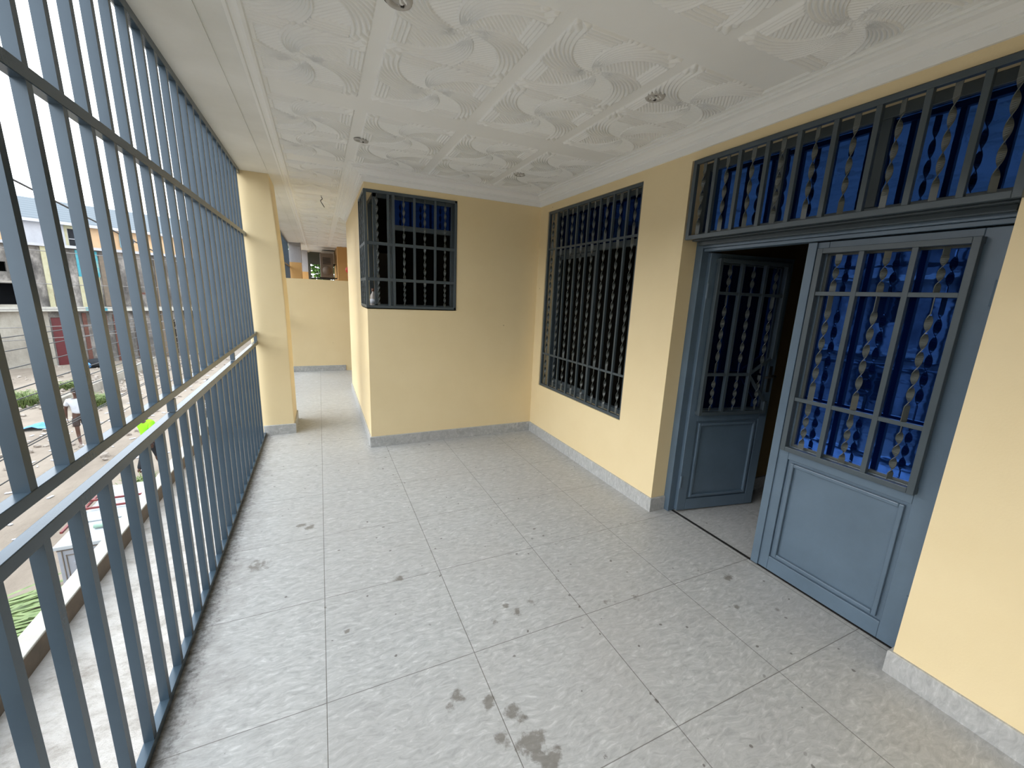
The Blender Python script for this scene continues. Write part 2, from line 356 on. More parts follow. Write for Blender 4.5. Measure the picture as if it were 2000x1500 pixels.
# skirting tiles
def skirt(name, path, lab, side=1):
    bm = nb(); sweep(bm, path, [(0, 0), (.014 * side, 0), (.014 * side, .104), (.010 * side, .108), (0, .108)])
    tag(obj(name, bm, 'skirt'), lab, 'skirting', kind='structure')
skirt('baseboard_right', [(2.43, .69), (2.26, .69), (2.26, 2.71), (.46, 2.71), (.46, 5.38)], 'grey tile skirting along the cream walls round the projecting room', 1)
skirt('baseboard_front', [(2.26, -5), (2.26, -.79), (2.35, -.79)], 'grey tile skirting at the foot of the nearest cream wall', 1)
skirt('baseboard_column', [(-.262, 3.95), (-.262, 3.40), (-.55, 3.40)], 'grey tile foot round the cream column', 1)
skirt('baseboard_partition', [(.46, 7.08), (-.49, 7.08)], 'cracked grey skirting under the low partition', 1)
skirt('baseboard_hall', [(6, .66), (2.46, .66)], 'dark skirting of the hallway wall inside', 1)
# cornices
CORN = [(0, 2.50), (.014, 2.50), (.016, 2.540), (.030, 2.542), (.031, 2.550), (.042, 2.553), (.052, 2.566), (.068, 2.578), (.090, 2.584), (.091, 2.595), (.106, 2.596), (.107, 2.606), (.130, 2.608), (.131, 2.622), (0, 2.622)]
bm = nb(); sweep(bm, [(2.26, -5), (2.26, 2.71), (.46, 2.71), (.46, 5.38), (2.26, 5.38)], CORN)
tag(obj('trim_5', bm, 'white'), 'white stepped cornice where the cream walls meet the ceiling', 'cornice', kind='structure')
bm = nb(); sweep(bm, [(-.228, 13), (-.228, -5)], [(0, 2.598), (.014, 2.598), (.018, 2.606), (.04, 2.604), (.052, 2.598), (.066, 2.600), (.072, 2.610), (.086, 2.612), (.094, 2.622), (0, 2.622)])
tag(obj('trim_6', bm, 'white'), 'white moulding between the beam and the ceiling panels', 'cornice', kind='structure')

# ceiling panels: real relief, two pinwheel squares per panel
def relief(u, v, size):
    r = np.hypot(u, v); th = np.arctan2(v, u) - .9 * (np.minimum(r, 1.2) - .62)
    k = np.round(th / (PI / 2)); d = th - k * PI / 2
    hw = .41
    arm = np.abs(d) < hw
    h_arm = .5 + .5 * np.cos(2 * PI * (d / hw) * 4.0 + PI)
    h_arm = np.sqrt(h_arm)
    h_arm = h_arm * np.clip(r / .28, .15, 1)
    dist = (1 - np.maximum(np.abs(u), np.abs(v))) * size
    h_l = np.sqrt(.5 - .5 * np.cos(2 * PI * dist / .0190))
    q = (u * np.sign(u * v + 1e-9) + v) * size
    h_in = .45 * (.5 + .5 * np.cos(2 * PI * q / .023))
    band = dist < .0190 * 4
    h = np.where(arm, h_arm, np.where(band, h_l, h_in))
    edge = np.clip(dist / .004, 0, 1)
    return h * edge
PW, PL = .635, 1.345
nx, ny = 190, 402
X, Y = np.meshgrid(np.linspace(-PW / 2, PW / 2, nx), np.linspace(-PL / 2, PL / 2, ny))
H = np.zeros_like(X); half = .281
for cy in (-.286, .286):
    u = X / half; v = (Y - cy) / half
    ins = (np.abs(u) < 1) & (np.abs(v) < 1)
    H = np.where(ins, relief(np.clip(u, -1, 1), np.clip(v, -1, 1), half), H)
me = bpy.data.meshes.new('ceiling_panel')
co = np.stack([X, Y, -.0006 - .0125 * H], -1).reshape(-1, 3)
idx = np.arange(nx * ny).reshape(ny, nx)
fa = np.stack([idx[:-1, :-1], idx[1:, :-1], idx[1:, 1:], idx[:-1, 1:]], -1).reshape(-1, 4)
me.vertices.add(len(co)); me.vertices.foreach_set('co', co.ravel())
me.loops.add(fa.size); me.loops.foreach_set('vertex_index', fa.ravel().astype(np.int32))
me.polygons.add(len(fa)); me.polygons.foreach_set('loop_start', (np.arange(len(fa)) * 4).astype(np.int32))
me.polygons.foreach_set('use_smooth', np.ones(len(fa), bool))
me.update(calc_edges=True); me.validate(); me.materials.append(M_['white'])
for i in range(4):
    for j in range(-3, 8):
        cx_, cy_ = .02 + PW * i, .72 + PL * j
        if cy_ > 2.8 and i > 0 and cy_ < 5.0: continue
        if cy_ > 5.0 and i > 1: continue
        o = bpy.data.objects.new('ceiling_panel', me); COL.objects.link(o); o.location = (cx_, cy_, CZ); o.parent = ceil

# ------------------------------------------------------------------ downlights
def downlight(loc, lab, dz=0, tilt=(0, 0)):
    t = empty('downlight', (loc[0], loc[1], CZ - .006), lab, 'ceiling light', None)
    bm = nb(); lathe(bm, [(.030, .004), (.030, -.006), (.037, -.011), (.047, -.009), (.051, -.003), (.051, .002)], n=32); obj('ring', bm, 'acwhite', t, True)
    bm = nb(); lathe(bm, [(.0005, .001), (.012, -.004), (.024, -.003), (.0298, .002), (.0298, .004)], n=24); obj('lamp_lens', bm, 'acwhite', t, True)
    bm = nb()
    for k in range(3):
        for q in range(4):
            a0 = .5 + k * .85 + q * .14; bx(bm, .050, .057, -.0042, .0042, .0005, .0045, Matrix.Rotation(a0, 4, 'Z'))
    obj('cutout_gap', bm, 'dark', t)
    for a in (.9, 4.1):
        bm = nb(); bx(bm, -.006, .006, -.004, .004, -.008, .004); o = obj('spring_clip', bm, 'dark', t); o.location = (.026 * math.cos(a), .026 * math.sin(a), -.001)
    t.rotation_euler = (tilt[0], tilt[1], 0)
    return t
downlight((1.702, .462), 'round white ceiling downlight nearest the double door')
downlight((.382, 2.001), 'small white ceiling downlight in front of the corner window', tilt=(.12, .06))
downlight((1.713, 2.119), 'white ceiling downlight in the corner near the tall window')
downlight((.374, .375), 'white ceiling downlight cut by the top edge of the photo')
t = empty('light_socket', (.131, 4.224, CZ - .006), 'bare wires hanging from an empty light hole over the passage', 'loose wires')
bm = nb(); lathe(bm, [(.0, .001), (.028, .001), (.028, -.003), (.0, -.003)], n=20); obj('hole_ring', bm, 'dark', t)
bm = nb(); pts = [(0, 0, 0), (.012, .0, -.03), (-.01, .005, -.05), (.004, .01, -.075), (.03, .0, -.12)]
for a, b in zip(pts, pts[1:]): tube(bm, a, b, .004, 6)
obj('wire', bm, 'dark', t)

# ------------------------------------------------------------------ ironwork helpers
def twisted(bm, p0, z0, z1, w=.023, th=.0035, half_turn=.082, end=.05, phase=0.3):
    x0, y0 = p0; n = max(8, int((z1 - z0) / .007)); rings = []
    end = min(end, (z1 - z0) * .2)
    for i in range(n + 1):
        z = z0 + (z1 - z0) * i / n
        tt = min(max(z - z0 - end, 0), (z1 - z0) - 2 * end)
        a = phase + PI * tt / half_turn; c, s = math.cos(a), math.sin(a)
        rings.append([bm.verts.new((x0 + c * p - s * q, y0 + s * p + c * q, z)) for p, q in ((-w / 2, -th / 2), (w / 2, -th / 2), (w / 2, th / 2), (-w / 2, th / 2))])
    for A, B in zip(rings, rings[1:]):
        for i in range(4): bm.faces.new((A[i], A[(i + 1) % 4], B[(i + 1) % 4], B[i]))
    bm.faces.new(rings[0][::-1]); bm.faces.new(rings[-1])
# a planar grille in the local XZ plane (y = depth): frame, rails, straight bars, twisted bars
def grille(parent, x0, x1, z0, z1, y, nbays, rails, fw=.028, fd=.028, bw=.02, mat='grille', cut=None, gname=None):
    g = boxes('grille_frame' if gname is None else gname, [(x0, x0 + fw, y - fd, y, z0, z1), (x1 - fw, x1, y - fd, y, z0, z1), (x0 + fw, x1 - fw, y - fd, y, z0, z0 + fw), (x0 + fw, x1 - fw, y - fd, y, z1 - fw, z1)], mat, parent, bevel=.002)
    zs = [z0 + fw] + [r for r in rails] + [z1 - fw]
    W_ = (x1 - x0)
    for r in rails: boxes('rail', [(x0 + fw, x1 - fw if not (cut and r < cut[1]) else cut[0], y - fd + .004, y - .004, r - bw / 2, r + bw / 2)], mat, g, bevel=.0015)
    for k in range(1, nbays):
        xx = x0 + W_ * k / nbays
        boxes('bar', [(xx - bw / 2, xx + bw / 2, y - fd + .001, y - .002, z0 + fw, z1 - fw)], mat, g, bevel=.0015)
    for k in range(nbays):
        xx = x0 + W_ * (k + .5) / nbays; bm = nb()
        for a, b in zip(zs, zs[1:]):
            if b - a > .05: twisted(bm, (xx, y - fd / 2), a + .004, b - .004, phase=random.random() * .8)
        obj('twisted_bar', bm, 'twist', g, smooth=False)
    return g

# ------------------------------------------------------------------ street-side railing
def railing(y0, y1, posts, lab, ybar0, step=.1575):
    t = empty('balcony_railing', (-.545, y0, 0), lab, 'railing')
    L = y1 - y0
    def X(z): return -.002 - .030 * max(0, z - .9) / 1.7
    def hr(nm, z, a=.030):
        bm = nb(); bx(bm, -.016 + X(z), .015 + X(z), 0, L, z - a / 2, z + a / 2); obj(nm, bm, 'rail', t, bevel=.002)
    hr('bottom_rail', .020); hr('handrail', .993, .034); hr('lower_rail', 1.087); hr('middle_rail', 2.03, .035); hr('top_rail', 2.583, .036)
    for p in posts:
        bm = nb(); bx(bm, -.014 + X(1.04), .013 + X(1.04), p - y0 - .014, p - y0 + .014, 1.013, 1.067); obj('post', bm, 'rail', t)
    k = 0
    while True:
        yy = ybar0 + step * k - y0; k += 1
        if yy > L - .03: break
        if yy < .03: continue
        for z0, z1 in ((.035, .983), (1.097, 2.565)):
            bm = nb(); n = 3
            def sec(z): return [bm.verts.new((X(z) + a, yy + b, z)) for a, b in ((-.015, -.0125), (.013, -.0125), (.013, .0125), (-.015, .0125))]
            zz = [z0, z1] if z1 < 1 else [z0, z1]
            R = [sec(z) for z in zz]
            for A, B in zip(R, R[1:]):
                for i in range(4): bm.faces.new((A[i], A[(i + 1) % 4], B[(i + 1) % 4], B[i]))
            bm.faces.new(R[0][::-1]); bm.faces.new(R[-1])
            obj('bar', bm, 'rail', t)
    return t
railing(-4.0, 3.395, [-2.02, -.66, .72, 2.13, 3.36], 'long blue grey steel bar railing from floor to beam beside the tiled floor', -3.715)
railing(3.96, 10.19, [5.2, 6.8, 8.4], 'farther blue grey bar railing beyond the cream column', 4.08)

# ------------------------------------------------------------------ tall window with grille
win = empty('window_1', (2.26, 1.8375, .59), 'tall dark sliding window behind its bars between corner and door', 'window', kind='structure')
def rel(lst, o): return [(a - o[0], b - o[0], c - o[1], d - o[1], e_ - o[2], f_ - o[2]) for a, b, c, d, e_, f_ in lst]
o3 = (2.26, 1.8375, .59)
boxes('window_frame', rel([(2.37, 2.42, 1.13, 1.17, .59, 2.43), (2.37, 2.42, 2.505, 2.545, .59, 2.43), (2.37, 2.42, 1.17, 2.505, .59, .63), (2.37, 2.42, 1.17, 2.505, 2.39, 2.43), (2.37, 2.42, 1.17, 2.505, 2.00, 2.05)], o3), 'grille', win, .003)
boxes('upper_pane', rel([(2.392, 2.398, 1.17, 2.505, 2.05, 2.39)], o3), 'bluedim', win)
sash = boxes('sliding_sash', rel([(2.40, 2.425, 1.82, 1.86, .63, 2.0), (2.40, 2.425, 2.47, 2.505, .63, 2.0), (2.40, 2.425, 1.86, 2.47, .63, .67), (2.40, 2.425, 1.86, 2.47, 1.96, 2.0)], o3), 'grille', win, .002)
gr = empty('window_grille', (2.275, 2.545, 0), 'tall dark grille of straight and twisted bars over the window by the corner', 'security grille', rz=-PI / 2)
grille(gr, 0, 1.415, .59, 2.43, .02, 8, [.955, 2.055], fw=.026, fd=.024, bw=.018, gname='frame')

# ------------------------------------------------------------------ corner window with its L-shaped grille
wc = empty('window_2', (.46, 2.71, 1.40), 'dark corner window with blue upper panes at the projecting room', 'window', kind='structure')
o3 = (.46, 2.71, 1.40)
boxes('window_frame', rel([(.70, .735, 2.79, 2.83, 1.40, 2.44), (1.29, 1.33, 2.79, 2.83, 1.40, 2.44), (.735, 1.29, 2.79, 2.83, 1.40, 1.43), (.735, 1.29, 2.79, 2.83, 2.40, 2.44), (.735, 1.29, 2.79, 2.83, 2.13, 2.175), (.54, .58, 2.79, 2.83, 1.40, 2.44), (.54, .70, 2.79, 2.83, 2.40, 2.44), (.54, .70, 2.79, 2.83, 1.40, 1.43),
                           (.54, .58, 3.21, 3.25, 1.40, 2.44), (.54, .58, 2.83, 3.21, 2.40, 2.44), (.54, .58, 2.83, 3.21, 1.40, 1.43)], o3), 'grille', wc, .003)
boxes('upper_pane', rel([(.735, 1.29, 2.808, 2.814, 2.165, 2.40)], o3), 'bluedim', wc)
gc = empty('corner_grille', (.452, 2.702, 0), 'corner grille wrapping the edge of the projecting room, dark bars with twists', 'security grille')
fr = boxes('frame', [(0, .026, 0, .026, 1.395, 2.445), (.026, .872, 0, .024, 1.395, 1.42), (.026, .872, 0, .024, 2.42, 2.445), (.85, .875, 0, .024, 1.395, 2.445),
                     (0, .024, .026, .548, 1.395, 1.42), (0, .024, .026, .548, 2.42, 2.445), (0, .024, .525, .55, 1.395, 2.445)], 'grille', gc, .002)
for z in (1.662, 1.985):
    boxes('rail', [(.026, .85, .003, .021, z - .014, z + .014)], 'grille', fr, .0015); boxes('rail', [(.003, .021, .026, .525, z - .014, z + .014)], 'grille', fr, .0015)
for xx in (.215, .262, .456, .657): boxes('bar', [(xx - .0115, xx + .0115, .002, .021, 1.42, 2.42)], 'grille', fr, .0015)
for yy in (.19, .365): boxes('bar', [(.002, .021, yy - .009, yy + .009, 1.42, 2.42)], 'grille', fr, .0015)
for px, py in ((.115, .012), (.358, .012), (.556, .012), (.757, .012), (.012, .10), (.012, .275), (.012, .45)):
    bm = nb()
    for a, b in ((1.42, 1.652), (1.672, 1.975), (1.995, 2.42)): twisted(bm, (px, py), a + .003, b - .003, w=.024, half_turn=.05 if a < 1.5 else .07, end=.02, phase=random.random())
    obj('twisted_bar', bm, 'twist', fr)
tb = empty('plastic_bottle', (.535, 2.88, 1.40), 'cloudy plastic bottle with orange cap behind the corner grille', 'bottle')
bm = nb(); lathe(bm, [(.0, .0), (.030, .0), (.032, .01), (.032, .09), (.026, .115), (.012, .135), (.012, .15)], n=16); obj('bottle_body', bm, 'plastic', tb, True)
bm = nb(); lathe(bm, [(.014, .148), (.016, .15), (.016, .175), (.0, .177)], n=16); obj('cap', bm, 'clotho', tb, True)
bm = nb(); lathe(bm, [(.0328, .03), (.0328, .075)], n=16); 
obj('label_band', bm, 'shirtw', tb, True)
tag(boxes('trim_7', [(.46, 1.33, 2.71, 2.85, 1.385, 1.40), (.46, .60, 2.85, 3.25, 1.385, 1.40)], 'wall'), 'cream sill under the corner window', 'sill', kind='structure')

# ------------------------------------------------------------------ double door: frame, transom, two leaves
df_ = empty('door_frame', (2.44, -.05, 0), 'blue grey steel frame and lintel around the double door', 'door frame')
boxes('jamb', [(-.05, .03, .685, .74, 0, 1.975)], 'door', df_, .003)
boxes('jamb', [(-.05, .03, -.74, -.708, 0, 1.975)], 'door', df_, .003)
boxes('head', [(-.05, .03, -.708, .685, 1.925, 1.975), (-.035, .03, -.708, .685, 1.905, 1.925)], 'door', df_, .003)
boxes('head_fold', [(-.085, -.05, -.708, .70, 1.94, 1.965), (-.12, -.05, -.72, .72, 1.965, 1.975)], 'grille', df_, .003)
boxes('lintel', [(-.15, .03, -.735, .735, 1.975, 1.995)], 'grille', df_, .003)
tp = boxes('transom_frame', [(-.06, -.02, -.74, -.70, 1.995, 2.45), (-.06, -.02, .70, .74, 1.995, 2.45), (-.06, -.02, -.70, .70, 2.40, 2.45), (-.06, -.02, -.70, .70, 1.995, 2.03), (-.06, -.02, .21, .25, 2.03, 2.40), (-.06, -.02, -.25, -.21, 2.03, 2.40)], 'grille', df_, .003)
boxes('transom_pane', [(-.042, -.036, -.70, .70, 2.03, 2.40)], 'blue', df_)
tg = empty('transom_grille', (2.252, .655, 0), 'wide low grille of twisted bars above the double door', 'security grille', rz=-PI / 2)
grille(tg, 0, 1.45, 1.965, 2.44, .012, 9, [], fw=.026, fd=.026, bw=.022, gname='frame')

def leaf(name, loc, rz, lab, handle):
    t = empty(name, loc, lab, 'door', kind='structure', rz=rz)
    Wd = .70
    boxes('leaf_panel', [(0, .075, 0, .04, .012, 1.90), (.625, Wd, 0, .04, .012, 1.90), (.075, .625, 0, .04, .012, .10), (.075, .625, 0, .04, .72, .80), (.075, .625, 0, .04, 1.845, 1.90), (.075, .625, .012, .03, .10, .72)], 'door', t, .003)
    boxes('panel_moulding', [(.095, .115, -.006, .012, .115, .705), (.585, .605, -.006, .012, .115, .705), (.115, .585, -.006, .012, .115, .135), (.115, .585, -.006, .012, .685, .705)], 'door', t, .004)
    boxes('glazing_bead', [(.075, .09, .004, .036, .80, 1.845), (.61, .625, .004, .036, .80, 1.845), (.09, .61, .004, .036, .80, .815), (.09, .61, .004, .036, 1.83, 1.845)], 'twist' if not handle else 'grille', t)
    boxes('glass_pane', [(.09, .61, .018, .023, .815, 1.83)], 'blue', t)
    if not handle: boxes('meeting_strip', [(-.022, .022, -.010, 0, .012, 1.90)], 'door', t, .002)
    x0, x1, z0, z1, y, fw, fd = .045, .635, .775, 1.865, -.042, .026, .03
    if handle:
        g = boxes('grille_frame', [(x0, x0 + fw, y, y + fd, z0, z1), (x1 - fw, x1, y, y + fd, 1.19, z1), (x1 - fw, x1, y, y + fd, z0, .87), (x0 + fw, x1 - fw, y, y + fd, z0, z0 + fw), (x0 + fw, x1 - fw, y, y + fd, z1 - fw, z1)], 'grille', t, .002)
    else:
        g = boxes('grille_frame', [(x0, x0 + fw, y, y + fd, z0, z1), (x1 - fw, x1, y, y + fd, z0, z1), (x0 + fw, x1 - fw, y, y + fd, z0, z0 + fw), (x0 + fw, x1 - fw, y, y + fd, z1 - fw, z1)], 'grille', t, .002)
    for xx in (x0, x1 - fw):
        for zz in (z0, z1 - fw): boxes('bracket', [(xx, xx + fw, y + fd, 0, zz, zz + fw)], 'grille', g)
    xb = [x0 + (x1 - x0) * k / 3 for k in (1, 2)]; rails = (1.075, 1.64)
    for r in rails: boxes('rail', [(x0 + fw, (xb[1] if handle and r < 1.2 else x1 - fw), y + .004, y + fd - .004, r - .010, r + .010)], 'grille', g, .0015)
    for xx in xb: boxes('bar', [(xx - .011, xx + .011, y + .002, y + fd - .002, z0 + fw, z1 - fw)], 'grille', g, .0015)
    if handle:
        bm = nb(); ym = y + fd / 2
        bar(bm, (xb[1], ym, 1.075), (x1 - .013, ym, 1.20), .014, .02); bar(bm, (xb[1], ym, 1.07), (x1 - .013, ym, .86), .014, .02); obj('handle_guard', bm, 'grille', g)
    zs = [z0 + fw, *rails, z1 - fw]
    for k in range(3):
        xx = x0 + (x1 - x0) * (k + .5) / 3; bm = nb()
        for i, (a, b) in enumerate(zip(zs, zs[1:])):
            twisted(bm, (xx, y + fd / 2), a + .008, b - .008, w=.026, half_turn=(.062, .078, .062)[i], end=(.03, .07, .03)[i], phase=.4 + k * .35)
        obj('twisted_bar', bm, 'twist', g)
    for zz in (.25, 1.65):
        bm = nb(); hx = (0.0 if handle else Wd)
        tube(bm, (hx, -.004, zz - .05), (hx, -.004, zz + .05), .009, 10); obj('hinge', bm, 'door', t)
    if handle:
        boxes('lock_plate', [(.642, .672, -.006, 0, .93, 1.13)], 'dark', t, .002)
        bm = nb(); tube(bm, (.657, 0, 1.06), (.657, -.05, 1.06), .010, 10); tube(bm, (.657, -.045, 1.06), (.575, -.045, 1.052), .009, 10); obj('door_handle', bm, 'dark', t, True)
        bm = nb(); tube(bm, (.657, .04, 1.06), (.657, .09, 1.06), .010, 10); tube(bm, (.657, .085, 1.06), (.575, .085, 1.052), .009, 10); obj('door_handle', bm, 'dark', t, True)
    return t
leaf('door_1', (2.425, -.045, 0), -PI / 2, 'closed blue grey door leaf with blue glass behind a raised grille', False)
leaf('door_2', (2.445, .605, 0), -.178, 'blue grey door leaf standing open into the dark hallway', True)
tag(boxes('trim_8', [(2.428, 2.446, -.79, .69, 0, .004)], 'dark'), 'thin dark threshold line under the double door', 'threshold', kind='structure')

# ------------------------------------------------------------------ far end of the passage
def ac(name, x, y, z, w, d, h, mat, lab, louv):
    t = empty(name, (x, y, z), lab, 'air conditioner')
    boxes('casing', [(0, w, 0, d, 0, h)], mat, t, .01)
    lv = nb()
    for k in range(louv): bx(lv, w * .2, w * .8, -.012, 0, h * (.55 + .06 * k), h * (.55 + .06 * k) + .02)
    obj('louvre', lv, 'dark', t)
    bm = nb(); lathe(bm, [(.0, 0), (w * .32, 0), (w * .36, .012), (w * .36, .02)], n=24); o = obj('fan_cover', bm, 'acbrown' if mat == 'acbrown' else 'dark', t, True); o.location = (w / 2, 0, h * .28); o.rotation_euler = (PI / 2, 0, 0)
    boxes('bracket', [(-.02, w + .25, .05, .09, -.03, 0), (-.02, w + .25, d - .09, d - .05, -.03, 0)], 'dark', t)
    return t
ac('air_conditioner', .12, 11.0, 1.84, .32, .55, .62, 'acbrown', 'brown grey outdoor air conditioner unit high on the far wall', 5)
ac('air_conditioner', .17, 11.8, 2.24, .34, .5, .34, 'acwhite', 'white boxy unit hanging behind the brown grey air conditioner', 2)
t = empty('hanging_ornament', (.635, 8.0, 1.78), 'red and yellow hanging ornament peeping past the wall edge', 'ornament')
bm = nb(); lathe(bm, [(.0, .10), (.03, .10), (.06, .14), (.065, .17), (.05, .21), (.02, .23), (.0, .23)], n=16); obj('lantern_body', bm, 'ornred', t, True)
bm = nb(); lathe(bm, [(.018, .23), (.022, .30), (.0, .31)], n=12); obj('top_tassel', bm, 'ornyel', t, True)
bm = nb(); lathe(bm, [(.01, .10), (.03, .0), (.0, -.01)], n=12); obj('bottom_tassel', bm, 'ornred', t, True)
bm = nb(); tube(bm, (0, 0, .3), (0, 0, CZ - 1.78), .003, 6); obj('cord', bm, 'dark', t)
bm = nb(); bm2 = nb()
for i in range(6000):
    a = Vector((random.uniform(-1.0, 1.6), random.uniform(14.2, 16.0), random.uniform(.6, 3.2)))
    q = Matrix.Translation(a) @ Matrix.Rotation(random.random() * 6, 4, 'Z') @ Matrix.Rotation(random.random() * 2, 4, 'X')
    s_ = random.uniform(.05, .12); vs = [bm.verts.new(q @ Vector(p)) for p in ((-s_, 0, 0), (0, -s_ * .45, .01), (s_, 0, 0), (0, s_ * .45, .01))]; bm.faces.new(vs)
tr_ = empty('leafy_tree', (.3, 15, -3.5), 'leafy green tree seen through the far opening', 'tree')
o = obj('foliage', bm, 'leaf', tr_); o.matrix_parent_inverse = Matrix.Translation((-.3, -15, 3.5))
bm = nb(); tube(bm, (0, 0, 0), (.1, .1, 6.0), .13, 10, .05); obj('trunk', bm, 'brown', tr_, True)
wg = empty('far_window_grille', (-.14, 12.98, 1.2), 'black bars across the far opening onto leaves', 'security grille')
bm = nb()
for k in range(1, 4): bx(bm, .165 * k - .01, .165 * k + .01, 0, .02, 0, 1.06)
obj('bars', bm, 'dark', wg); boxes('rail', [(0, .66, -.01, .01, .62, .66)], 'dark', wg)

# ------------------------------------------------------------------ lower roof slab, parapet, lower storey
tag(boxes('wall_lower', [(-1.2, 6.2, -5, 13.2, -3.5, -.42)], 'render'), 'pale lower storey of the building under the balcony', 'wall', kind='structure')
tag(boxes('floor_ledge', [(-1.37, -.56, -6, 14, -.42, -.30), (-.56, -.30, -5, 13.2, -.42, -.14)], 'cement'), 'rough whitish cement ledge outside the railing', 'ledge', kind='structure')
tag(boxes('trim_9', [(-1.365, -1.285, -6, 14, -.30, -.185)], 'copingdark'), 'brown stained inner face of the low parapet', 'parapet', kind='structure')
tag(boxes('trim_10', [(-1.372, -1.278, -6, 14, -.185, -.172)], 'coping', bevel=.004), 'pale coping along the low parapet outside the railing', 'parapet', kind='structure')
gz = -3.5
bm = nb(); nG = 60
tag(boxes('floor_street', [(-70, 30, -30, 110, gz - .3, gz)], 'sand'), 'sandy unpaved street below the balcony', 'street', kind='structure')

# ------------------------------------------------------------------ kiosk/cabinet just beyond the parapet
kb = empty('metal_kiosk', (-2.60, 3.96, gz), 'pale grey metal kiosk with slotted panel just beyond the parapet', 'kiosk', rz=.03)
boxes('body', [(.02, 1.0, .02, 1.5, 0, 2.26)], 'cabinet', kb, .006)
boxes('roof_sheet', [(0, 1.03, 0, 1.55, 2.26, 2.30)], 'whitesheet', kb, .004)
boxes('panel_seam', [(.02, 1.0, .012, .02, 2.24, 2.248), (.055, .062, .012, .02, .2, 2.24), (.085, .092, .012, .02, 1.5, 2.19), (.085, .6, .012, .02, 2.18, 2.187), (.085, .6, .012, .02, 1.72, 1.727)], 'acbrown', kb)
for z in (2.075, 1.965):
    o = boxes('vent_slot', [(.14, .40, -.005, .02, z, z + .035)], 'cabinet', kb, .003); boxes('slot_shadow', [(.15, .39, .006, .02, z - .012, z)], 'dark', o)
rr = empty('tube_rack', (-2.65, 4.4, gz + 2.305), 'brick red tube rack with white board lying on the kiosk roof', 'rack', rz=.03)
bm = nb(); bar(bm, (-.05, .33, .045), (.85, .33, .045), .022, .022); bar(bm, (-.05, .56, .045), (.85, .56, .045), .022, .022); bar(bm, (.62, .1, .02), (.62, .9, .02), .022, .022); bar(bm, (0, -.15, .012), (0, .75, .012), .022, .022); obj('frame', bm, 'redtube', rr)
boxes('white_board', [(.08, .8, .05, .75, .0, .012)], 'whitesheet', rr)
gp = empty('green_pipe', (-2.4, 4.27, gz + 2.33), 'pale green pipe lying across the kiosk roof near its front', 'pipe', rz=.03)
bm = nb(); tube(bm, (.02, 0, 0), (.62, 0, 0), .025, 12); obj('pipe_body', bm, 'greentube', gp, True)

# the block on the same far side of the street, further back than the camera: it shows in the door glass
ob = empty('neighbour_building', (-17, -24, gz), 'grey neighbouring building mirrored in the blue glass of the closed door leaf', 'building')
hs = [(3 + 4 * k, 4.6 + 4 * k, z0, z0 + 1.3) for k in range(9) for z0 in (1.2, 4.6)]
boxes('wall', [(-.3, 0, a[2], a[3], a[4], a[5]) for a in wall_cells('x', -.3, 0, 0, 38, 0, 8.2, hs)], 'derelict', ob)
boxes('inner_darkness', [(-2.2, -2, 0, 38, 0, 8)], 'black', ob)
boxes('balcony_slab', [(-.1, .9, 0, 38, 3.3, 3.5), (-.1, .9, 0, 38, 6.4, 6.55)], 'render', ob)
bm = nb(); vs = [bm.verts.new(p) for p in ((.7, -.5, 8.1), (.7, 38.5, 8.1), (-4, 38.5, 9.4), (-4, -.5, 9.4), (-8.7, -.5, 8.1), (-8.7, 38.5, 8.1))]
for f in ((0, 1, 2, 3), (3, 2, 5, 4), (0, 3, 4), (1, 5, 2), (0, 4, 5, 1)): bm.faces.new([vs[k] for k in f])
obj('sheet_roof', bm, 'roof', ob)

# ------------------------------------------------------------------ buildings across the street
TH = math.radians(33)      # facade direction (0.84, 0.545)
b0 = (-14.14, 30.66, gz)
fb = empty('derelict_building', b0, 'derelict grey concrete building with turquoise patch and dark red door', 'building', rz=TH)
H0 = -gz
holes = [(-3.2, -.72, -.1 + H0, 1.1 + H0), (-5.2, -3.6, -.1 + H0, 1.1 + H0), (.33, 1.35, 0, -.75 + H0), (3.1, 3.7, 0, -.9 + H0), (5.4, 6.1, .2, -1.0 + H0), (-1.25, -.9, 1.7 + H0, 2.2 + H0)]
bm = nb()
for b in wall_cells('y', 0, .3, -8, 9.5, 0, 3.15 + H0, holes): bx(bm, *b)
bx(bm, -8, -7.7, .3, 7, 0, 3.15 + H0); bx(bm, 9.2, 9.5, .3, 7, 0, 3.15 + H0)
obj('concrete_wall', bm, 'derelict', fb)
boxes('roof_slab', [(-8.1, 9.6, -.25, 7, 3.15 + H0, 3.3 + H0)], 'offwhite', fb)
boxes('floor_band', [(-8.1, 9.6, -.35, .0, -.38 + H0, -.14 + H0)], 'coping', fb)
boxes('inner_darkness', [(-7.6, 9.1, 2.2, 2.4, 0, 3.1 + H0)], 'black', fb)
boxes('ground_floor_render', [(-8, .25, -.06, 0, 0, -.4 + H0)], 'render', fb)
boxes('pillar', [(-.72, -.32, -.12, 0, -.14 + H0, 3.15 + H0)], 'yellowpl', fb); boxes('pillar', [(.42, .62, -.12, 0, -.14 + H0, 3.15 + H0)], 'yellowpl', fb)
boxes('painted_patch', [(1.78, 2.7, -.03, 0, 1.6 + H0, 3.1 + H0)], 'turq', fb)
boxes('painted_patch', [(1.75, 2.65, -.03, 0, -.14 + H0, 1.6 + H0)], 'yellowpl', fb)
boxes('painted_patch', [(1.75, 2.7, -.36, -.35, -.36 + H0, -.16 + H0)], 'turq', fb)
boxes('metal_door', [(.33, 1.35, .06, .12, 0, -.75 + H0)], 'red', fb)
for s0 in (2.45, 2.95): boxes('board', [(s0, s0 + .22, -.08, -.03, 0, -.6 + H0)], 'brown', fb)
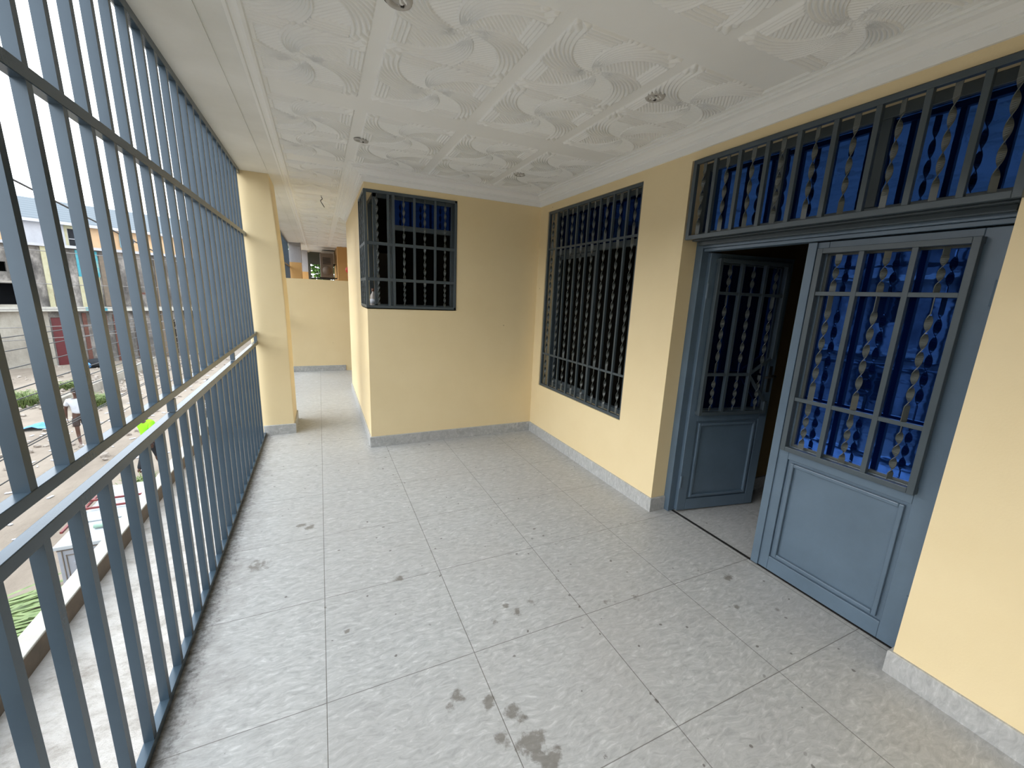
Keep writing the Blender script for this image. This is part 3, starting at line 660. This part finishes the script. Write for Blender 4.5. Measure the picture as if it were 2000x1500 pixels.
for s0, mt in ((1.6, 'brown'), (3.95, 'brown'), (4.35, 'redtube'), (5.0, 'offwhite'), (6.3, 'yellowpl'), (5.75, 'offwhite'), (6.8, 'copingdark'), (5.35, 'copingdark'), (7.2, 'yellowpl'), (7.9, 'render')): boxes('wall_strip', [(s0, s0 + .18, -.10, 0, .1, (-.5 if s0 < 4.9 else 2.9) + H0)], mt, fb)
boxes('window_ledge', [(-3.3, -.62, -.2, 0, -.14 + H0, -.02 + H0), (-3.3, -.62, -.15, 0, 1.1 + H0, 1.22 + H0)], 'render', fb)
rx, ry = -math.sin(TH) * 8, math.cos(TH) * 8
rb = empty('pale_orange_building', (b0[0] + rx, b0[1] + ry, gz), 'pale orange building with grey blue sheet roof behind the derelict one', 'building', rz=TH)
hl = [(2.35, 2.95, 3.8 + H0, 4.8 + H0), (3.25, 3.85, 3.5 + H0, 4.85 + H0), (6.55, 6.9, 4.3 + H0, 4.6 + H0), (-.2, .9, 4.6 + H0, 5.0 + H0), (-3, -2.2, 3.6 + H0, 4.6 + H0)]
bm = nb()
for b in wall_cells('y', 0, .3, -9, 16, 0, 5.2 + H0, hl): bx(bm, *b)
bx(bm, -9, -8.7, .3, 7, 0, 5.2 + H0); bx(bm, 15.7, 16, .3, 7, 0, 5.2 + H0)
obj('plaster_wall', bm, 'orange', rb)
boxes('white_front', wall_cells('y', -.12, 0, 1.2, 3.1, 3 + H0, 5.2 + H0, [(2.35, 2.95, 3.8 + H0, 4.8 + H0)]), 'offwhite', rb)
boxes('yellow_front', wall_cells('y', -.10, 0, 3.1, 4.4, 3 + H0, 5.15 + H0, [(3.25, 3.85, 3.5 + H0, 4.85 + H0)]), 'yellowpl', rb)
boxes('blue_panel', [(6.0, 6.5, -.1, 0, 3.9 + H0, 4.9 + H0)], 'ltblue', rb)
boxes('brick_pier', [(2.75, 3.0, -.1, 0, -.1 + H0, 2.9 + H0), (3.35, 3.6, -.1, 0, -.1 + H0, 3.0 + H0), (4.3, 4.5, -.1, 0, -.1 + H0, 3.0 + H0)], 'copingdark', fb)
for s0, s1, a, b in ((2.35, 2.95, 3.8, 4.8), (3.25, 3.85, 3.5, 4.85), (6.55, 6.9, 4.3, 4.6)):
    f = boxes('window_frame', [(s0, s0 + .05, .02, .08, a + H0, b + H0), (s1 - .05, s1, .02, .08, a + H0, b + H0), (s0, s1, .02, .08, (a + b) / 2 + H0 - .03, (a + b) / 2 + H0 + .03)], 'offwhite', rb)
    boxes('pane', [(s0, s1, .1, .12, a + H0, b + H0)], 'black', f)
bm = nb()
e0, e1 = 5.15 + H0, 6.95 + H0
vs = [bm.verts.new(p) for p in ((-9.4, -.6, e0), (16.4, -.6, e0), (16.4, 4.0, e1), (-9.4, 4.0, e1), (-9.4, 8.6, e0), (16.4, 8.6, e0),
                                (-9.4, -.6, e0 + .1), (16.4, -.6, e0 + .1), (16.4, 4.0, e1 + .1), (-9.4, 4.0, e1 + .1), (-9.4, 8.6, e0 + .1), (16.4, 8.6, e0 + .1))]
for f in ((0, 1, 2, 3), (3, 2, 5, 4), (6, 9, 8, 7), (9, 10, 11, 8), (0, 6, 7, 1), (4, 5, 11, 10), (0, 3, 9, 6), (3, 4, 10, 9), (1, 7, 8, 2), (2, 8, 11, 5)): bm.faces.new([vs[i] for i in f])
obj('sheet_roof', bm, 'roof', rb)
boxes('fascia', [(-9.4, 16.4, -.64, -.58, e0 - .12, e0 + .08)], 'offwhite', rb)
# ------------------------------------------------------------------ kerb, rubble, grass, litter
tag(boxes('kerb_wall', [(-9.6, -9.35, 19.5, 31, gz, gz + .38)], 'render'), 'low broken cement kerb wall along the far side of the street', 'kerb')
bm = nb()
for i in range(900):
    if i < 550: px, py = random.uniform(-10.8, -9.4) if random.random() < .6 else random.uniform(-9.3, -8.3), random.uniform(20, 34)
    else: px, py = random.uniform(-14, -5.5), random.uniform(13, 33)
    if -9.75 < px < -9.2 or (px + 14.14) * .545 - (py - 30.66) * .839 < .45: continue
    s_ = random.uniform(.03, .12); m = Matrix.Translation((px, py, gz + s_ * .3)) @ Matrix.Rotation(random.random() * 6, 4, (random.random(), random.random(), 1)) @ Matrix.Diagonal((s_ * random.uniform(.6, 1.4), s_, s_ * random.uniform(.4, .8), 1))
    bmesh.ops.create_icosphere(bm, subdivisions=1, radius=1, matrix=m)
tag(obj('street_rubble', bm, 'rubble'), 'loose pale stones and rubble scattered along the street edge', 'rubble', kind='stuff')
def clump(cx, cy, R_c, n, h, lab, mat='grass', flat=False, base=gz):
    bm = nb()
    for i in range(n):
        a = random.random() * 6.28; r = R_c * math.sqrt(random.random()); px, py = cx + r * math.cos(a), cy + r * math.sin(a) * 1.3
        th = random.random() * 6.28; l = h * random.uniform(.5, 1); lean = random.uniform(.3, 1.1); w = .012 if not flat else .03
        if flat:
            th = random.gauss(.15, .25)
            p = [Vector((px, py, base + .04 + random.random() * .1)), Vector((px + math.cos(th) * h, py + math.sin(th) * h, base + .05 + random.random() * .12))]
        else: p = [Vector((px, py, base)), Vector((px + math.cos(th) * l * lean * .4, py + math.sin(th) * l * lean * .4, base + l * .7)), Vector((px + math.cos(th) * l * lean, py + math.sin(th) * l * lean, base + l * .8))]
        d = Vector((-math.sin(th), math.cos(th), 0)) * w; A = None
        for k, q in enumerate(p):
            ww = d * (1 - k / len(p) * .7); B = (bm.verts.new(q - ww), bm.verts.new(q + ww))
            if A: bm.faces.new((A[0], A[1], B[1], B[0]))
            A = B
    return tag(obj('grass_clump' if not flat else 'palm_fronds', bm, mat), lab, 'grass' if not flat else 'palm fronds', kind='stuff')
clump(-11.2, 20.9, .8, 1500, .55, 'tangled dry green grass heap beside the far street edge')
clump(-8.4, 20.2, .42, 900, .5, 'green grass tuft next to the walking person in white')
clump(-10.6, 24.0, .42, 600, .4, 'small green weeds growing along the kerb wall')
clump(-4.15, 10.7, .35, 500, .35, 'low green weeds on the street beyond the parapet')
clump(-4.75, 6.1, .5, 90, 1.0, 'pale green palm fronds lying on the street near the kiosk', 'palm', True)
bm = nb()
vs = []
for i in range(8):
    for j in range(6): vs.append(bm.verts.new((-9.2 + i * .13, 16.9 + j * .12, gz + .03 + .13 * random.random() * math.sin(i / 7 * PI))))
for i in range(7):
    for j in range(5): bm.faces.new((vs[i * 6 + j], vs[i * 6 + j + 1], vs[(i + 1) * 6 + j + 1], vs[(i + 1) * 6 + j]))
tag(obj('plastic_sheet', bm, 'tarp'), 'crumpled light blue plastic sheet lying on the sandy street', 'plastic sheet')
bm = nb()
for i in range(260):
    px, py = random.uniform(-9, -3), random.uniform(8, 26); s_ = random.uniform(.03, .09); a = random.random() * 6
    q = Matrix.Translation((px, py, gz + .012)) @ Matrix.Rotation(a, 4, 'Z'); bx(bm, -s_, s_, -s_ * .4, s_ * .4, 0, .012, q)
tag(obj('paper_litter', bm, 'shirtw'), 'bits of pale paper litter strewn over the street', 'litter', kind='stuff')
bh = empty('bundle_heap', (-12.3, 29.6, gz), 'blue and green bundles heaped by the dark red door', 'bundles')
for k, (dx, mt, r) in enumerate(((0, 'tarp', .35), (.75, 'neon', .32), (.35, 'black', .4))):
    bm = nb(); bmesh.ops.create_icosphere(bm, subdivisions=2, radius=r, matrix=Matrix.Translation((dx, dx * .6, r * .6)) @ Matrix.Diagonal((1.2, 1, .7, 1)))
    for v_ in bm.verts: v_.co += Vector((random.uniform(-.04, .04),) * 3)
    obj('bundle', bm, mt, bh, True)
rp = empty('rusty_post', (-9.0, 27.5, gz), 'rusty brown post standing at the street edge', 'post')
bm = nb(); tube(bm, (0, 0, 0), (.25, 0, 5.2), .10, 8, .07); obj('shaft', bm, 'brown', rp, True); bm = nb(); bx(bm, .0, .5, -.05, .05, 4.3, 4.4); obj('crossarm', bm, 'brown', rp)

# ------------------------------------------------------------------ cables
def cable(p0, p1, sag, r, mat, lab, grp=None):
    bm = nb(); p0, p1 = Vector(p0), Vector(p1); n = 24; prev = None
    for i in range(n + 1):
        t_ = i / n; q = p0.lerp(p1, t_) - Vector((0, 0, sag * 4 * t_ * (1 - t_)))
        if prev is not None: tube(bm, prev, q, r, 6, cap=False)
        prev = q
    o = tag(obj('power_cable', bm, mat, smooth=True), lab, 'cable', grp)
    return o
cable((-4, -2, 3.98), (-4, 22, 1.45), .02, .016, 'cable', 'thick black cable sloping down across the roof of the orange building')
ORD = ['uppermost', 'second from the top', 'third from the top', 'fourth from the top', 'fifth from the top', 'sixth from the top', 'seventh from the top', 'second lowest', 'lowest']
L1 = sorted(((-5, -1.5, .12), (-5.2, -1.68, .1), (-4.8, -.40, .1), (-5.4, -1.0, .2), (-5.0, -1.95, .1), (-6.0, .38, .25), (-6.2, .05, .25), (-5.6, -.2, .2), (-5.3, -.72, .2)), key=lambda q: -q[1])
for k_, (x, z, s_) in enumerate(L1):
    cable((x, 2, z + .1), (x, 34, z), s_, .011, 'cable', 'thin black cable running along the street, ' + ORD[k_] + ' of its bundle', 'thin cables strung along the street')
L2 = sorted(((-9, 2.9, .1), (-9.4, .35, .25), (-9.1, 1.6, -.1), (-9.3, -.3, .0), (-9.0, -1.0, .5)), key=lambda q: -q[1])
for k_, (x, z, dz) in enumerate(L2):
    cable((x - 9, 16, z), (x + 8, 34, z + dz), .35, .016, 'greycable', 'thin grey cable crossing in front of the derelict building, ' + (ORD[:3] + ORD[-2:])[k_] + ' of five', 'grey cables crossing the street')

# ------------------------------------------------------------------ people
def skinmesh(name, nodes, edges, mat, parent, root=0, sub=2):
    me = bpy.data.meshes.new(name); me.from_pydata([n_[:3] for n_ in nodes], edges, []); me.materials.append(M_[mat])
    o = bpy.data.objects.new(name, me); COL.objects.link(o); o.parent = parent
    md = o.modifiers.new('skin', 'SKIN'); md.use_smooth_shade = True
    for v_, n_ in zip(me.skin_vertices[0].data, nodes): v_.radius = (n_[3], n_[4] if len(n_) > 4 else n_[3])
    me.skin_vertices[0].data[root].use_root = True
    sd = o.modifiers.new('sub', 'SUBSURF'); sd.levels = sub; sd.render_levels = sub
    return o
def person(loc, rz, lab, shirt, pants, long_pants, arm_swing=.22, stride=.22):
    t = empty('person', loc, lab, 'person', rz=rz)
    # faces local -Y
    J = {}
    nodes = []; edges = []
    def add(k, *p): J[k] = len(nodes); nodes.append(p)
    def e_(a, b): edges.append((J[a], J[b]))
    add('pel', 0, 0, .96, .13, .10); add('waist', 0, 0, 1.10, .12, .09); add('chest', 0, .0, 1.30, .145, .10); add('neckb', 0, .0, 1.45, .06); add('neck', 0, -.01, 1.52, .05)
    add('head', 0, -.02, 1.60, .075, .085); add('crown', 0, -.015, 1.70, .065, .078)
    for a, b in (('pel', 'waist'), ('waist', 'chest'), ('chest', 'neckb'), ('neckb', 'neck'), ('neck', 'head'), ('head', 'crown')): e_(a, b)
    for s_, sw in ((-1, 1), (1, -1)):
        k = 'l' if s_ < 0 else 'r'
        add(k + 'hip', s_ * .09, 0, .90, .085); add(k + 'knee', s_ * .10, -stride * sw * .45, .50, .055); add(k + 'cal', s_ * .10, -stride * sw * .55 + .02, .34, .052); add(k + 'ank', s_ * .10, -stride * sw + .03 * (1 - sw), .085, .035)
        add(k + 'toe', s_ * .12, -stride * sw - .15 + .03 * (1 - sw), .035, .035, .028)
        e_('pel', k + 'hip'); e_(k + 'hip', k + 'knee'); e_(k + 'knee', k + 'cal'); e_(k + 'cal', k + 'ank'); e_(k + 'ank', k + 'toe')
        add(k + 'sh', s_ * .19, 0, 1.40, .058); add(k + 'el', s_ * .25, arm_swing * sw * .4 + .02, 1.13, .042); add(k + 'wr', s_ * .26, arm_swing * sw - .06, .90, .028); add(k + 'palm', s_ * .26, arm_swing * sw - .08, .84, .032, .018)
        e_('chest', k + 'sh'); e_(k + 'sh', k + 'el'); e_(k + 'el', k + 'wr'); e_(k + 'wr', k + 'palm')
    body = skinmesh('body', nodes, edges, 'skin', t)
    for s_, sw in ((-1, 1), (1, -1)):
        fy = arm_swing * sw - .08
        for q, (dy, L_) in enumerate(((-.026, .07), (-.009, .08), (.009, .075), (.026, .06))):
            fn = [(s_ * .26, fy + dy * .8, .83, .009), (s_ * .262, fy + dy, .80, .008), (s_ * .255, fy + dy - .005, .80 - L_ * .5, .0075), (s_ * .24, fy + dy - .01, .80 - L_, .006)]
            skinmesh('finger', fn, [(0, 1), (1, 2), (2, 3)], 'skin', t, sub=1)
        skinmesh('thumb', [(s_ * .258, fy - .02, .86, .010), (s_ * .25, fy - .045, .835, .009), (s_ * .243, fy - .055, .80, .007)], [(0, 1), (1, 2)], 'skin', t, sub=1)
    # face details
    bm = nb()
    for s_ in (-1, 1): bmesh.ops.create_icosphere(bm, subdivisions=1, radius=.011, matrix=Matrix.Translation((s_ * .03, -.094, 1.645)))
    obj('eyes', bm, 'shirtw', t, True)
    bm = nb(); bmesh.ops.create_cone(bm, cap_ends=True, segments=8, radius1=.018, radius2=.006, depth=.045, matrix=Matrix.Translation((0, -.105, 1.622))); obj('nose', bm, 'skin', t, True)
    bm = nb(); bx(bm, -.022, .022, -.100, -.088, 1.580, 1.590); obj('mouth', bm, 'shorts', t)
    bm = nb()
    for s_ in (-1, 1): bmesh.ops.create_icosphere(bm, subdivisions=2, radius=.026, matrix=Matrix.Translation((s_ * .082, -.01, 1.635)) @ Matrix.Diagonal((.35, .7, 1.1, 1)))
    obj('ears', bm, 'skin', t, True)
    bm = nb(); bmesh.ops.create_uvsphere(bm, u_segments=20, v_segments=12, radius=.098, matrix=Matrix.Translation((0, .002, 1.675)) @ Matrix.Diagonal((.92, 1.05, .95, 1)))
    bmesh.ops.delete(bm, geom=[v_ for v_ in bm.verts if v_.co.z < 1.66 - (.05 if v_.co.y > .02 else 0)], context='VERTS'); obj('hair', bm, 'hair', t, True)
    # shirt
    sn = [(0, 0, .93, .165, .125), (0, 0, 1.10, .155, .12), (0, 0, 1.30, .175, .125), (0, 0, 1.435, .10, .075)]; se = [(0, 1), (1, 2), (2, 3)]
    for s_, sw in ((-1, 1), (1, -1)):
        b_ = len(sn); sn += [(s_ * .19, 0, 1.39, .078), (s_ * .235, arm_swing * sw * .28 + .01, 1.22, .068)]; se += [(2, b_), (b_, b_ + 1)]
    skinmesh('shirt', sn, se, shirt, t)
    pn = [(0, 0, .97, .145, .115), (0, 0, .90, .14, .11)]; pe = [(0, 1)]
    for s_, sw in ((-1, 1), (1, -1)):
        b_ = len(pn)
        if long_pants: pn += [(s_ * .095, 0, .82, .10), (s_ * .10, -stride * sw * .45, .50, .075), (s_ * .10, -stride * sw + .03, .13, .06)]; pe += [(1, b_), (b_, b_ + 1), (b_ + 1, b_ + 2)]
        else: pn += [(s_ * .095, 0, .82, .105), (s_ * .10, -stride * sw * .40, .55, .09)]; pe += [(1, b_), (b_, b_ + 1)]
    skinmesh('trousers' if long_pants else 'shorts', pn, pe, pants, t)
    return t
person((-4.30, 12.0, gz), 2.6, 'person in a bright green shirt and dark trousers walking on the street', 'neon', 'trouser', True)
person((-6.85, 15.1, gz), .5, 'person in a white shirt and dark shorts walking by the grass', 'shirtw', 'shorts', False, .15)
person((-3.62, 15.8, gz), 3.0, 'farthest person on the street in a grey shirt behind the handrail', 'shirtg', 'trouser', True)
